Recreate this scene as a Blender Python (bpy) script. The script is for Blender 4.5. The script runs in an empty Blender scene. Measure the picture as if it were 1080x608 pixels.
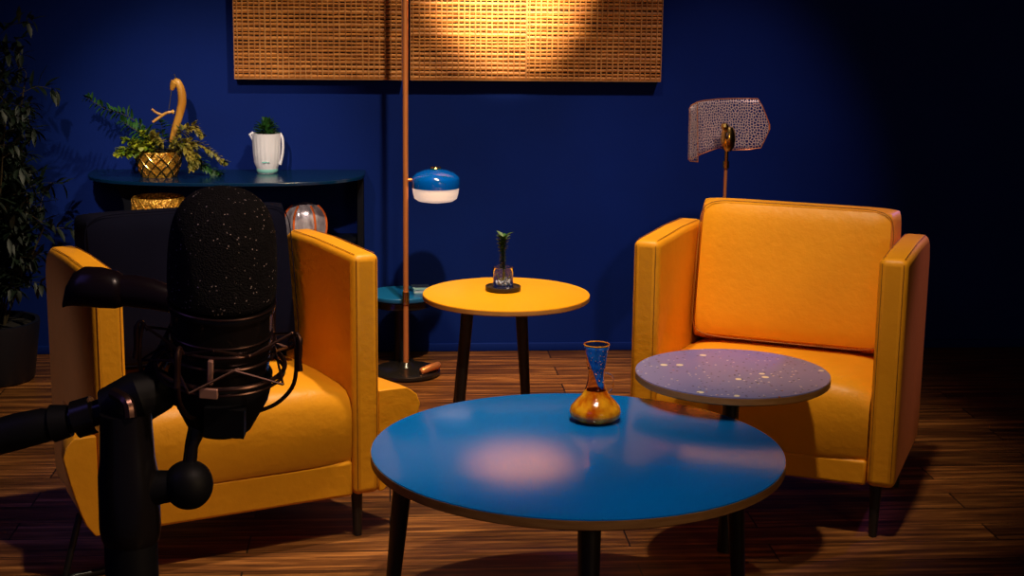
import bpy, bmesh, math, random
from mathutils import Vector, Matrix, noise
random.seed(7)
R = math.radians
PI = math.pi
sc = bpy.context.scene
C = sc.collection

# ------------------------------------------------------------------ camera
FOC, CX, CY = 1620.0, 540.0, 304.0
YAW, TILT, ROLL, HC = R(4.66), R(11.55), R(0.7), 1.4
WALL_Y = 5.6465
def _ax():
    F0 = Vector((math.sin(YAW), math.cos(YAW), 0))
    X0 = Vector((math.cos(YAW), -math.sin(YAW), 0))
    Z = Vector((0, 0, 1))
    F = F0 * math.cos(TILT) - Z * math.sin(TILT)
    U = F0 * math.sin(TILT) + Z * math.cos(TILT)
    X = X0 * math.cos(ROLL) + U * math.sin(ROLL)
    U2 = -X0 * math.sin(ROLL) + U * math.cos(ROLL)
    return X, U2, F
AX, AU, AF = _ax()
CAM = Vector((0, 0, HC))
def ray(px, py): return (px - CX) / FOC * AX - (py - CY) / FOC * AU + AF
def at(px, py, off=None, z=None, y=None, d=None):
    """pixel -> point: off = distance in front of the back wall, z = height, y = room depth, d = distance along the view"""
    r = ray(px, py)
    if off is not None: y = WALL_Y - off
    if y is not None: k = y / r.y
    elif z is not None: k = (z - HC) / r.z
    else: k = d
    return CAM + r * k
cam_d = bpy.data.cameras.new('camera')
cam = bpy.data.objects.new('camera', cam_d); C.objects.link(cam)
cam_d.sensor_width = 36; cam_d.lens = FOC * 36 / 1080; cam_d.clip_start = 0.05
cam.matrix_world = Matrix(((AX.x, AU.x, -AF.x, 0), (AX.y, AU.y, -AF.y, 0), (AX.z, AU.z, -AF.z, HC), (0, 0, 0, 1)))
sc.camera = cam
sc.view_settings.view_transform = 'Standard'; sc.view_settings.look = 'None'
sc.view_settings.exposure = 0; sc.view_settings.gamma = 1; sc.view_settings.use_curve_mapping = False

# ------------------------------------------------------------------ world and lights
W = bpy.data.worlds.new('world'); sc.world = W; W.use_nodes = True
bg = W.node_tree.nodes['Background']; bg.inputs[0].default_value = (0.16, 0.16, 0.42, 1); bg.inputs[1].default_value = 0.05

def spot(name, loc, target, power, col, angle, blend=0.6, size=0.05):
    l = bpy.data.lights.new(name, 'SPOT'); l.energy = power; l.color = col
    l.spot_size = R(angle); l.spot_blend = blend; l.shadow_soft_size = size
    o = bpy.data.objects.new(name, l); C.objects.link(o); o.location = loc
    o.rotation_euler = (Vector(target) - Vector(loc)).to_track_quat('-Z', 'Y').to_euler()
    return o
def area(name, loc, target, power, col, sx, sy):
    l = bpy.data.lights.new(name, 'AREA'); l.energy = power; l.color = col
    l.shape = 'RECTANGLE'; l.size = sx; l.size_y = sy
    o = bpy.data.objects.new(name, l); C.objects.link(o); o.location = loc
    o.rotation_euler = (Vector(target) - Vector(loc)).to_track_quat('-Z', 'Y').to_euler()
    return o
KEY = (1.0, 0.82, 0.56)
spot('ceiling_spot_art', (0.43, 3.6, 2.75), (0.43, 5.59, 1.44), 2300, (1, 0.80, 0.50), 16.5, 1.0, 0.03)
spot('ceiling_spot_centre', (0.40, 3.75, 2.75), (-0.15, 4.7, 0.3), 215, KEY, 82, 0.9, 0.04)
spot('ceiling_spot_right_chair', (0.85, 2.9, 2.75), (0.95, 4.0, 0.5), 150, KEY, 38, 0.8, 0.05)
spot('ceiling_spot_left_chair', (0.25, 2.6, 2.75), (-0.30, 3.6, 0.4), 150, KEY, 46, 0.8, 0.05)
spot('added_spot_console', (-0.85, 2.6, 2.3), (-0.68, 5.4, 0.74), 200, (1, 0.84, 0.68), 24, 0.9, 0.04)  # added fill spot, reaches the pot and the basket under the console top
spot('added_spot_microphone', (0.50, 0.55, 2.2), (-0.21, 1.0, 1.18), 18, (1, 0.70, 0.55), 22, 0.6, 0.03)  # added spot, only there to put highlights on the microphone
spot('added_spot_coffee_table', (0.45, 2.4, 2.75), (0.36, 3.1, 0.4), 95, (1, 0.88, 0.74), 32, 0.9, 0.05)  # added spot to brighten the blue top and its vase
spot('added_spot_shade_lamp', (1.55, 3.7, 2.75), (1.20, 5.2, 0.95), 110, (1, 0.80, 0.74), 34, 1.0, 0.04)  # added spot that lifts the perforated shade and the wall near it
spot('added_spot_floor', (0.15, 4.4, 2.8), (0.1, 5.0, 0.0), 230, (1, 0.66, 0.30), 40, 0.9, 0.05)  # added orange spot, warms the floor behind the yellow table
area('added_warm_fill', (2.1, -0.6, 1.7), (0.2, 4.2, 0.4), 10, (1, 0.66, 0.34), 0.8, 0.6)  # added soft warm fill from behind the camera, no fixture of the room
spot('added_violet_spot_left', (-2.4, 2.3, 1.6), (-1.05, 3.65, 0.45), 130, (0.10, 0.10, 1.0), 21, 0.7, 0.08)  # added violet lamp, tints the outer side of the left armchair
spot('added_violet_spot_right', (3.2, 4.7, 2.3), (1.45, 4.05, 0.65), 210, (0.30, 0.14, 1.0), 17, 0.8, 0.08)  # added violet lamp, tints the right armchair's outer arm
area('cool_room_glow', (-1.6, 0.6, 2.4), (-0.3, 4.5, 0.4), 2.5, (0.25, 0.20, 1.0), 1.2, 1.2)

# ------------------------------------------------------------------ materials
def mat(name, col, rough=0.5, metal=0.0, spec=0.5, **kw):
    m = bpy.data.materials.new(name); m.use_nodes = True
    b = m.node_tree.nodes['Principled BSDF']
    b.inputs['Base Color'].default_value = (*col, 1); b.inputs['Roughness'].default_value = rough
    b.inputs['Metallic'].default_value = metal; b.inputs['Specular IOR Level'].default_value = spec
    for k, v in kw.items(): b.inputs[k.replace('_', ' ')].default_value = v
    return m
def nd(m, t, **kw):
    n = m.node_tree.nodes.new(t)
    for k, v in kw.items():
        if k in n.inputs: n.inputs[k].default_value = v
        else: setattr(n, k, v)
    return n
def lk(m, a, b): m.node_tree.links.new(a, b)
def bsdf(m): return m.node_tree.nodes['Principled BSDF']
def vary(m, c1, c2, scale=8, stretch=(1, 1, 1), bump=0.0, bscale=60, detail=4, lo=0.35, hi=0.65, dist=0.002):
    """noise colour variation and bump in object space"""
    tc = nd(m, 'ShaderNodeTexCoord'); mp = nd(m, 'ShaderNodeMapping'); mp.inputs['Scale'].default_value = stretch
    lk(m, tc.outputs['Object'], mp.inputs[0])
    n = nd(m, 'ShaderNodeTexNoise'); n.inputs['Scale'].default_value = scale; n.inputs['Detail'].default_value = detail
    lk(m, mp.outputs[0], n.inputs['Vector'])
    cr = nd(m, 'ShaderNodeValToRGB'); cr.color_ramp.elements[0].position = lo; cr.color_ramp.elements[1].position = hi
    cr.color_ramp.elements[0].color = (*c1, 1); cr.color_ramp.elements[1].color = (*c2, 1)
    lk(m, n.outputs[0], cr.inputs[0]); lk(m, cr.outputs[0], bsdf(m).inputs['Base Color'])
    if bump:
        n2 = nd(m, 'ShaderNodeTexNoise'); n2.inputs['Scale'].default_value = bscale; n2.inputs['Detail'].default_value = 3
        lk(m, mp.outputs[0], n2.inputs['Vector'])
        bp = nd(m, 'ShaderNodeBump'); bp.inputs['Strength'].default_value = bump; bp.inputs['Distance'].default_value = dist
        lk(m, n2.outputs[0], bp.inputs['Height']); lk(m, bp.outputs[0], bsdf(m).inputs['Normal'])
    return m

M = {}
M['wall'] = vary(mat('blue_wall_paint', (0.003, 0.02, 0.2), 0.75, spec=0.15), (0.0008, 0.014, 0.155), (0.0008, 0.016, 0.18), 3, bump=0.15, bscale=120)
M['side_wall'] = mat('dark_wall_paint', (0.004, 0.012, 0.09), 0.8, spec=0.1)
M['ceiling'] = mat('dark_ceiling_paint', (0.01, 0.01, 0.03), 0.9, spec=0.1)
M['leather'] = vary(mat('yellow_leather', (0.8, 0.3, 0.01), 0.42, spec=0.28), (0.80, 0.312, 0.011), (0.86, 0.345, 0.013), 7, bump=0.35, bscale=45, dist=0.004)
M['seam'] = mat('seam_thread', (0.30, 0.10, 0.004), 0.7)
M['navy'] = vary(mat('navy_velvet', (0.012, 0.012, 0.04), 0.9, spec=0.05), (0.002, 0.002, 0.008), (0.003, 0.003, 0.011), 5, bump=0.3, bscale=30)
M['black_metal'] = mat('black_metal', (0.008, 0.008, 0.009), 0.4, spec=0.4)
M['black_wood'] = vary(mat('black_wood', (0.012, 0.008, 0.007), 0.45), (0.010, 0.007, 0.006), (0.018, 0.012, 0.009), 10, (1, 1, 0.1))
M['blue_top'] = vary(mat('blue_lacquer', (0.0, 0.10, 0.42), 0.15, spec=0.4), (0.0, 0.145, 0.53), (0.001, 0.16, 0.57), 2.2, bump=0.05, bscale=60)
M['yellow_top'] = vary(mat('yellow_lacquer', (0.85, 0.33, 0.01), 0.38, spec=0.35), (0.82, 0.35, 0.006), (0.86, 0.38, 0.007), 4)
M['ply'] = vary(mat('brown_ply_edge', (0.25, 0.11, 0.03), 0.5), (0.36, 0.15, 0.035), (0.48, 0.22, 0.06), 14, (1, 1, 8))
M['copper'] = mat('copper', (0.85, 0.30, 0.10), 0.40, 0.6)
M['bright_copper'] = mat('polished_copper', (1.0, 0.55, 0.40), 0.35, 0.5)
M['brass'] = mat('brass', (0.85, 0.55, 0.16), 0.2, 1.0)
M['console'] = mat('teal_black_lacquer', (0.001, 0.018, 0.060), 0.2, spec=0.5)
M['console_dark'] = mat('dark_lacquer', (0.002, 0.003, 0.008), 0.5, spec=0.2)
M['ceramic'] = mat('white_ceramic', (0.88, 0.86, 0.95), 0.3)
M['mint'] = mat('mint_ceramic', (0.25, 0.62, 0.58), 0.3)
M['leaf_dark'] = vary(mat('dark_leaf', (0.01, 0.04, 0.01), 0.5), (0.008, 0.045, 0.008), (0.025, 0.11, 0.018), 20)
M['leaf_deep'] = vary(mat('deep_green_leaf', (0.01, 0.03, 0.01), 0.55), (0.002, 0.007, 0.003), (0.005, 0.015, 0.006), 20)  # very dark green leaf colour of the left-edge plant
M['leaf_lime'] = vary(mat('lime_leaf', (0.2, 0.3, 0.02), 0.5), (0.12, 0.22, 0.008), (0.42, 0.42, 0.02), 30)
M['leaf_olive'] = vary(mat('olive_leaf', (0.15, 0.15, 0.02), 0.5), (0.10, 0.11, 0.01), (0.30, 0.22, 0.03), 30)
M['stem'] = mat('stem', (0.05, 0.035, 0.012), 0.7)
M['soil'] = mat('soil', (0.01, 0.007, 0.004), 0.9)
M['banana'] = vary(mat('golden_branch', (0.75, 0.36, 0.05), 0.35), (0.50, 0.20, 0.02), (0.85, 0.45, 0.08), 9, (3, 3, .6))
M['shade_blue'] = mat('blue_enamel', (0.0, 0.10, 0.60), 0.15, Coat_Weight=0.5)
M['shade_white'] = mat('opal_glass', (0.85, 0.70, 0.62), 0.25, Emission_Strength=0.55, Emission_Color=(1, 0.72, 0.58, 1))
M['glass'] = mat('clear_glass', (0.9, 0.95, 1.0), 0.03, Transmission_Weight=1.0, IOR=1.35)
M['pebble'] = vary(mat('pebble', (0.4, 0.5, 0.8), 0.4), (0.15, 0.25, 0.6), (0.8, 0.8, 0.9), 120)
M['foam'] = vary(mat('black_foam', (0.006, 0.005, 0.006), 0.75, spec=0.35), (0.004, 0.003, 0.004), (0.010, 0.008, 0.009), 200, bump=1.0, bscale=900, dist=0.003)
m = M['foam']
v = nd(m, 'ShaderNodeTexVoronoi'); v.inputs['Scale'].default_value = 1300
tcf = nd(m, 'ShaderNodeTexCoord'); lk(m, tcf.outputs['Object'], v.inputs['Vector'])
spc = nd(m, 'ShaderNodeSeparateColor'); lk(m, v.outputs['Color'], spc.inputs[0])
g1 = nd(m, 'ShaderNodeMath', operation='GREATER_THAN'); g1.inputs[1].default_value = 0.988; lk(m, spc.outputs[0], g1.inputs[0])
mxf = nd(m, 'ShaderNodeMix', data_type='RGBA'); mxf.inputs[7].default_value = (0.8, 0.65, 0.6, 1)  # glints on the foam painted into its colour as pale specks
oldl = bsdf(m).inputs['Base Color'].links[0].from_socket
lk(m, g1.outputs[0], mxf.inputs[0]); lk(m, oldl, mxf.inputs[6]); lk(m, mxf.outputs[2], bsdf(m).inputs['Base Color'])
M['mic_metal'] = mat('black_gloss_metal', (0.012, 0.010, 0.010), 0.22, spec=0.6)
M['mic_wire'] = mat('dark_bronze_wire', (0.20, 0.11, 0.09), 0.3, 0.9)
M['rubber'] = mat('matt_rubber', (0.006, 0.006, 0.007), 0.55, spec=0.3)
M['hood'] = mat('plum_black_plastic', (0.018, 0.010, 0.014), 0.28, spec=0.5)
M['paper'] = mat('pale_cyan_paper', (0.45, 0.75, 0.75), 0.5)
M['small_blue'] = mat('light_blue_lacquer', (0.005, 0.13, 0.38), 0.35)
M['planter'] = mat('dark_planter', (0.004, 0.005, 0.012), 0.5)

# wooden floor: planks run across the room
m = M['floor'] = mat('plank_floor', (0.1, 0.05, 0.02), 0.42, spec=0.3)
tc = nd(m, 'ShaderNodeTexCoord')
bk = nd(m, 'ShaderNodeTexBrick'); bk.offset = 0.37; bk.inputs['Scale'].default_value = 1.0
bk.inputs['Brick Width'].default_value = 0.95; bk.inputs['Row Height'].default_value = 0.12
bk.inputs['Mortar Size'].default_value = 0.0022; bk.inputs['Color1'].default_value = (0, 0, 0, 1); bk.inputs['Color2'].default_value = (1, 1, 1, 1)
bk.inputs['Mortar'].default_value = (0.5, 0.5, 0.5, 1)
lk(m, tc.outputs['Object'], bk.inputs['Vector'])
mp = nd(m, 'ShaderNodeMapping'); mp.inputs['Scale'].default_value = (1.6, 26, 1)
lk(m, tc.outputs['Object'], mp.inputs[0])
addv = nd(m, 'ShaderNodeVectorMath', operation='ADD'); lk(m, mp.outputs[0], addv.inputs[0]); lk(m, bk.outputs['Color'], addv.inputs[1])
nz = nd(m, 'ShaderNodeTexNoise'); nz.inputs['Scale'].default_value = 1.7; nz.inputs['Detail'].default_value = 7; nz.inputs['Roughness'].default_value = 0.65
lk(m, addv.outputs[0], nz.inputs['Vector'])
cr = nd(m, 'ShaderNodeValToRGB'); e = cr.color_ramp.elements
e[0].position = 0.30; e[0].color = (0.018, 0.006, 0.003, 1); e[1].position = 0.70; e[1].color = (0.50, 0.19, 0.045, 1)
x = cr.color_ramp.elements.new(0.5); x.color = (0.15, 0.050, 0.012, 1)
lk(m, nz.outputs[0], cr.inputs[0])
mixp = nd(m, 'ShaderNodeMix', data_type='RGBA', blend_type='MULTIPLY'); mixp.inputs[0].default_value = 1
pr = nd(m, 'ShaderNodeMapRange'); pr.inputs['To Min'].default_value = 0.55; pr.inputs['To Max'].default_value = 1.25
lk(m, bk.outputs['Color'], pr.inputs[0]); lk(m, cr.outputs[0], mixp.inputs[6]); lk(m, pr.outputs[0], mixp.inputs[7])
mixm = nd(m, 'ShaderNodeMix', data_type='RGBA'); mixm.inputs[7].default_value = (0.008, 0.004, 0.002, 1)
lk(m, bk.outputs['Fac'], mixm.inputs[0]); lk(m, mixp.outputs[2], mixm.inputs[6]); lk(m, mixm.outputs[2], bsdf(m).inputs['Base Color'])
bp = nd(m, 'ShaderNodeBump'); bp.inputs['Strength'].default_value = 0.25; bp.inputs['Distance'].default_value = 0.003
lk(m, nz.outputs[0], bp.inputs['Height']); lk(m, bp.outputs[0], bsdf(m).inputs['Normal'])

# woven rattan
def rattan(name, c1, c2, sx, sz):
    return vary(mat(name, c1, 0.5, spec=0.3), c1, c2, 1.0, (sx, 40, sz), bump=0.5, bscale=3, detail=5, lo=0.3, hi=0.7, dist=0.001)
M['reed'] = rattan('rattan_reed', (0.30, 0.085, 0.012), (0.80, 0.31, 0.06), 9, 90)
M['reed_v'] = rattan('rattan_cord', (0.34, 0.12, 0.03), (0.66, 0.30, 0.09), 90, 9)
M['reed_back'] = mat('weave_backing', (0.014, 0.005, 0.002), 0.9)
M['art_frame'] = mat('wood_frame_edge', (0.42, 0.17, 0.05), 0.5)

# terrazzo table top
m = M['terrazzo'] = mat('lilac_terrazzo', (0.2, 0.19, 0.4), 0.3)
tc = nd(m, 'ShaderNodeTexCoord')
prev = None
col = nd(m, 'ShaderNodeRGB'); col.outputs[0].default_value = (0.19, 0.185, 0.42, 1); prev = col.outputs[0]
for sc_, thr, c, seed, kthr in ((27, 0.24, (0.85, 0.74, 0.50), 3, 0.80), (75, 0.22, (0.70, 0.62, 0.55), 9, 0.74), (75, 0.24, (0.03, 0.02, 0.06), 5, 0.62), (50, 0.15, (0.35, 0.09, 0.04), 15, 0.85)):
    mp = nd(m, 'ShaderNodeMapping'); mp.inputs['Location'].default_value = (seed, seed * 0.7, 0); mp.inputs['Scale'].default_value = (1, 1, 0.01)
    lk(m, tc.outputs['Object'], mp.inputs[0])
    v = nd(m, 'ShaderNodeTexVoronoi'); v.inputs['Scale'].default_value = sc_; v.inputs['Randomness'].default_value = 1.0
    lk(m, mp.outputs[0], v.inputs['Vector'])
    l1 = nd(m, 'ShaderNodeMath', operation='LESS_THAN'); l1.inputs[1].default_value = thr; lk(m, v.outputs['Distance'], l1.inputs[0])
    sp = nd(m, 'ShaderNodeSeparateColor'); lk(m, v.outputs['Color'], sp.inputs[0])
    g = nd(m, 'ShaderNodeMath', operation='GREATER_THAN'); g.inputs[1].default_value = kthr; lk(m, sp.outputs[0], g.inputs[0])
    mu = nd(m, 'ShaderNodeMath', operation='MULTIPLY'); lk(m, l1.outputs[0], mu.inputs[0]); lk(m, g.outputs[0], mu.inputs[1])
    mx = nd(m, 'ShaderNodeMix', data_type='RGBA'); mx.inputs[7].default_value = (*c, 1)
    lk(m, mu.outputs[0], mx.inputs[0]); lk(m, prev, mx.inputs[6]); prev = mx.outputs[2]
lk(m, prev, bsdf(m).inputs['Base Color'])

# gold basket with a raised diamond lattice
m = M['gold'] = mat('gold_woven', (0.80, 0.45, 0.08), 0.36, 0.45)
tc = nd(m, 'ShaderNodeTexCoord')
v = nd(m, 'ShaderNodeTexVoronoi'); v.inputs['Scale'].default_value = 120; lk(m, tc.outputs['Object'], v.inputs['Vector'])
bp = nd(m, 'ShaderNodeBump'); bp.inputs['Strength'].default_value = 0.9; bp.inputs['Distance'].default_value = 0.004
lk(m, v.outputs['Distance'], bp.inputs['Height']); lk(m, bp.outputs[0], bsdf(m).inputs['Normal'])
cr = nd(m, 'ShaderNodeValToRGB'); cr.color_ramp.elements[0].color = (1.0, 0.52, 0.06, 1); cr.color_ramp.elements[1].color = (0.25, 0.10, 0.01, 1)
lk(m, v.outputs['Distance'], cr.inputs[0]); lk(m, cr.outputs[0], bsdf(m).inputs['Base Color'])

# perforated shade: real holes through the sheet by a cell pattern
m = M['mesh_shade'] = mat('perforated_copper_sheet', (0.80, 0.60, 0.58), 0.4, 0.3)
tc = nd(m, 'ShaderNodeTexCoord')
v = nd(m, 'ShaderNodeTexVoronoi', feature='DISTANCE_TO_EDGE', voronoi_dimensions='2D'); v.inputs['Scale'].default_value = 105; v.inputs['Randomness'].default_value = 0.8
lk(m, tc.outputs['UV'], v.inputs['Vector'])
lt = nd(m, 'ShaderNodeMath', operation='LESS_THAN'); lt.inputs[1].default_value = 0.13
lk(m, v.outputs['Distance'], lt.inputs[0]); lk(m, lt.outputs[0], bsdf(m).inputs['Alpha'])

# amber swirl glass, and speckled blue glass
M['amber'] = vary(mat('amber_glass', (0.9, 0.35, 0.02), 0.12, Transmission_Weight=0.15, IOR=1.3, Coat_Weight=0.5), (0.60, 0.09, 0.002), (1.0, 0.42, 0.012), 34, (1, 1, 0.6), bump=1.0, bscale=60, lo=0.38, hi=0.62)
M['amber_clear'] = mat('pale_amber_glass', (0.95, 0.75, 0.55), 0.05, Transmission_Weight=1.0, IOR=1.15)
M['blue_glass'] = vary(mat('speckled_blue_glass', (0.01, 0.08, 0.4), 0.15), (0.005, 0.05, 0.32), (0.02, 0.16, 0.55), 60)
m = M['shell_silver'] = vary(mat('silver_foil_glass', (0.6, 0.55, 0.6), 0.25, 0.3), (0.30, 0.24, 0.28), (0.75, 0.66, 0.72), 45, (1, 1, .4), bump=0.8, bscale=60)
M['shell_orange'] = mat('orange_glass', (0.85, 0.16, 0.03), 0.25, Coat_Weight=0.4)

# ------------------------------------------------------------------ mesh helpers
def link_bm(name, bm, m, parent=None, smooth=True, loc=None, bevel=0, seg=3, subsurf=0):
    me = bpy.data.meshes.new(name); bm.normal_update(); bm.to_mesh(me); bm.free()
    o = bpy.data.objects.new(name, me); C.objects.link(o)
    me.materials.append(m)
    if smooth:
        for p in me.polygons: p.use_smooth = True
        me.set_sharp_from_angle(angle=R(40))
    if parent is not None: o.parent = parent
    if loc is not None: o.location = loc
    if bevel:
        b = o.modifiers.new('bevel', 'BEVEL'); b.width = bevel; b.segments = seg; b.limit_method = 'ANGLE'; b.angle_limit = R(35)
        for p in me.polygons: p.use_smooth = True
    if subsurf:
        s = o.modifiers.new('sub', 'SUBSURF'); s.levels = subsurf; s.render_levels = subsurf
    return o
def bx(bm, x0, x1, y0, y1, z0, z1):
    v = [bm.verts.new((x, y, z)) for z in (z0, z1) for x, y in ((x0, y0), (x1, y0), (x1, y1), (x0, y1))]
    for f in ((3, 2, 1, 0), (4, 5, 6, 7), (0, 1, 5, 4), (1, 2, 6, 5), (2, 3, 7, 6), (3, 0, 4, 7)): bm.faces.new([v[i] for i in f])
    return v
def loft(bm, rings, cap=True, closed=True):
    """rings: lists of points with equal counts"""
    vs = [[bm.verts.new(p) for p in r] for r in rings]
    n = len(rings[0])
    for a, b in zip(vs, vs[1:]):
        for i in range(n if closed else n - 1):
            j = (i + 1) % n
            bm.faces.new((a[i], a[j], b[j], b[i]))
    if cap:
        bm.faces.new(list(reversed(vs[0]))); bm.faces.new(vs[-1])
    return vs
def lathe(bm, prof, n=40, c=(0, 0, 0), sx=1, sy=1):
    """prof: (r, z) from bottom to top; r=0 closes"""
    rings = []
    for r, z in prof:
        if r <= 1e-6: rings.append([bm.verts.new((c[0], c[1], c[2] + z))])
        else: rings.append([bm.verts.new((c[0] + sx * r * math.cos(2 * PI * i / n), c[1] + sy * r * math.sin(2 * PI * i / n), c[2] + z)) for i in range(n)])
    for a, b in zip(rings, rings[1:]):
        for i in range(n):
            j = (i + 1) % n
            if len(a) == 1 and len(b) == 1: continue
            if len(a) == 1: bm.faces.new((a[0], b[j], b[i]))
            elif len(b) == 1: bm.faces.new((a[i], a[j], b[0]))
            else: bm.faces.new((a[i], a[j], b[j], b[i]))
def tube(bm, pts, rad, n=10, cap=True):
    pts = [Vector(p) for p in pts]
    if not isinstance(rad, (list, tuple)): rad = [rad] * len(pts)
    rings = []; up = None
    for i, p in enumerate(pts):
        t = (pts[min(i + 1, len(pts) - 1)] - pts[max(i - 1, 0)]).normalized()
        if up is None: up = t.orthogonal().normalized()
        up = (up - t * up.dot(t)).normalized(); s = t.cross(up)
        rings.append([p + rad[i] * (math.cos(2 * PI * k / n) * up + math.sin(2 * PI * k / n) * s) for k in range(n)])
    loft(bm, rings, cap)
def smooth_path(pts, k=6):
    pts = [Vector(p) for p in pts]; out = []
    for i in range(len(pts) - 1):
        p0 = pts[max(i - 1, 0)]; p1 = pts[i]; p2 = pts[i + 1]; p3 = pts[min(i + 2, len(pts) - 1)]
        for j in range(k):
            t = j / k
            out.append(0.5 * ((2 * p1) + (p2 - p0) * t + (2 * p0 - 5 * p1 + 4 * p2 - p3) * t * t + (3 * p1 - p0 - 3 * p2 + p3) * t ** 3))
    out.append(pts[-1]); return out
def torus(bm, c, r, w, n=48, k=8, ax=None, a0=0, a1=2 * PI, sy=1):
    pts = [Vector((c[0] + r * math.cos(a0 + (a1 - a0) * i / n), c[1] + sy * r * math.sin(a0 + (a1 - a0) * i / n), c[2])) for i in range(n + 1)]
    if abs(a1 - a0 - 2 * PI) < 1e-6: pts = pts[:-1]; full = True
    else: full = False
    if not full: tube(bm, pts, w, k); return
    rings = []
    for i, p in enumerate(pts):
        o = Vector((p.x - c[0], p.y - c[1], 0)).normalized()
        rings.append([p + w * (math.cos(2 * PI * q / k) * o + math.sin(2 * PI * q / k) * Vector((0, 0, 1))) for q in range(k)])
    rings.append(rings[0])
    vs = [[bm.verts.new(p) for p in r_] for r_ in rings[:-1]]; vs.append(vs[0])
    for a, b in zip(vs, vs[1:]):
        for i in range(k):
            j = (i + 1) % k; bm.faces.new((a[i], b[i], b[j], a[j]))
def B(): return bmesh.new()
def empty(name, loc=(0, 0, 0), rz=0, label=None, cat=None, group=None, rot=None):
    o = bpy.data.objects.new(name, None); C.objects.link(o); o.location = loc
    o.rotation_euler = rot if rot else (0, 0, rz); o.empty_display_size = 0.05
    return tag(o, label, cat, group)
def tag(o, label=None, cat=None, group=None, kind=None):
    if label: o['label'] = label
    if cat: o['category'] = cat
    if group: o['group'] = group
    if kind: o['kind'] = kind
    return o
def struct(name, bm, m, **k): return tag(link_bm(name, bm, m, **k), kind='structure')

# ------------------------------------------------------------------ room
XL, XR, YB = -2.7, 3.7, -1.2
b = B(); bx(b, XL, XR, YB, WALL_Y + 0.1, -0.06, 0); struct('floor', b, M['floor'], smooth=False)
b = B(); bx(b, XL - 0.1, XR + 0.1, WALL_Y, WALL_Y + 0.1, 0, 2.9); struct('wall_back', b, M['wall'], smooth=False)
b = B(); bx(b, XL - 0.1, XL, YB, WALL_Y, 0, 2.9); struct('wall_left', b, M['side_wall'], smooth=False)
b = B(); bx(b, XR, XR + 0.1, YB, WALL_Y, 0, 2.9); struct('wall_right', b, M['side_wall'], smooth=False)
b = B(); bx(b, XL - 0.1, XR + 0.1, YB, WALL_Y + 0.1, 2.9, 3.0); struct('ceiling', b, M['ceiling'], smooth=False)
b = B(); bx(b, XL, XR, WALL_Y - 0.012, WALL_Y, 0, 0.032); struct('baseboard_back', b, M['wall'], smooth=False, bevel=0.003, seg=2)

# ------------------------------------------------------------------ armchairs
CW, AT, ZB, ZT, AL = 0.70, 0.072, 0.115, 0.728, 0.50
def to_room(x, y): # camera-frame plan coordinates to room
    return (x * math.cos(YAW) + y * math.sin(YAW), -x * math.sin(YAW) + y * math.cos(YAW))
def arm_bm(side):
    """arm slab: side profile in y-z with rounded top back corner"""
    x0, x1 = (-CW / 2, -CW / 2 + AT) if side < 0 else (CW / 2 - AT, CW / 2)
    prof = [(0, ZB), (0, ZT), (AL * 0.55, ZT + 0.002), (AL - 0.06, ZT - 0.004), (AL - 0.02, ZT - 0.025), (AL, ZT - 0.07), (AL, ZB + 0.03), (AL - 0.03, ZB)]
    b = B(); loft(b, [[(x0, y, z) for y, z in prof], [(x1, y, z) for y, z in prof]])
    bmesh.ops.recalc_face_normals(b, faces=b.faces)
    return b
def seam_arm_bm(side):
    x0, x1 = (-CW / 2, -CW / 2 + AT) if side < 0 else (CW / 2 - AT, CW / 2)
    b = B(); i = 0.010
    for x in (x0 + i, x1 - i):
        tube(b, [(x, -0.0003, ZB + 0.02), (x, -0.0003, ZT - 0.012)], 0.0009, 6)
        pts = [(x, 0.012, ZT + 0.0003), (x, AL * 0.5, ZT + 0.0022), (x, AL - 0.07, ZT - 0.003)]
        tube(b, pts, 0.0008, 6)
    return b
def pillow_bm(w, h, t, nx=20, nz=16, edge=0.24, crown=1.0):
    """soft block: x width w, z height h, y thickness t, with fat rounded edges"""
    b = B()
    def f(u, v):
        a = (1 - abs(u) ** 7) * (1 - abs(v) ** 7)
        return max(0.0, a) ** edge
    vs = {}
    for s in (-1, 1):
        for i in range(nx + 1):
            for j in range(nz + 1):
                u, v = -1 + 2 * i / nx, -1 + 2 * j / nz
                u = math.copysign(abs(u) ** 0.7, u); v = math.copysign(abs(v) ** 0.7, v)
                if s == 1 and (i in (0, nx) or j in (0, nz)): vs[s, i, j] = vs[-1, i, j]; continue
                # crown: slightly thicker at the middle
                d = t / 2 * f(u, v) * (1 + 0.12 * crown * (1 - u * u) * (1 - v * v))
                px, pz = u * w / 2, v * h / 2
                # rounded corners in plan
                k = (abs(u) * abs(v)) ** 8 * 0.03
                vs[s, i, j] = b.verts.new((px * (1 - k), s * d, pz * (1 - k)))
    for s in (-1, 1):
        for i in range(nx):
            for j in range(nz):
                q = [vs[s, i, j], vs[s, i + 1, j], vs[s, i + 1, j + 1], vs[s, i, j + 1]]
                b.faces.new(q if s < 0 else q[::-1])
    return b
def seat_bm():
    w = CW - 2 * AT - 0.004
    b = B()
    prof = [(0.005, 0.205), (0.000, 0.22), (-0.004, 0.30), (-0.002, 0.355), (0.010, 0.385), (0.035, 0.402), (0.08, 0.408), (0.25, 0.408), (0.46, 0.395), (0.46, 0.205)]
    n = 12; rings = []
    for i in range(n + 1):
        u = -1 + 2 * i / n; u = math.copysign(abs(u) ** 0.6, u); k = (1 - abs(u) ** 6)
        rings.append([(u * w / 2, y + (0.012 * (1 - k) if y < 0.1 else 0), z - (0.022 * (1 - k) if z > 0.3 else 0)) for y, z in prof])
    loft(b, rings); bmesh.ops.recalc_face_normals(b, faces=b.faces)
    return b
def leg_bm(x, y, dx, dy, r0=0.016, r1=0.011, z0=0.0, z1=0.15):
    b = B(); tube(b, [(x + dx, y + dy, z0), (x, y, z1)], [r1, r0], 14); return b
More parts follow.
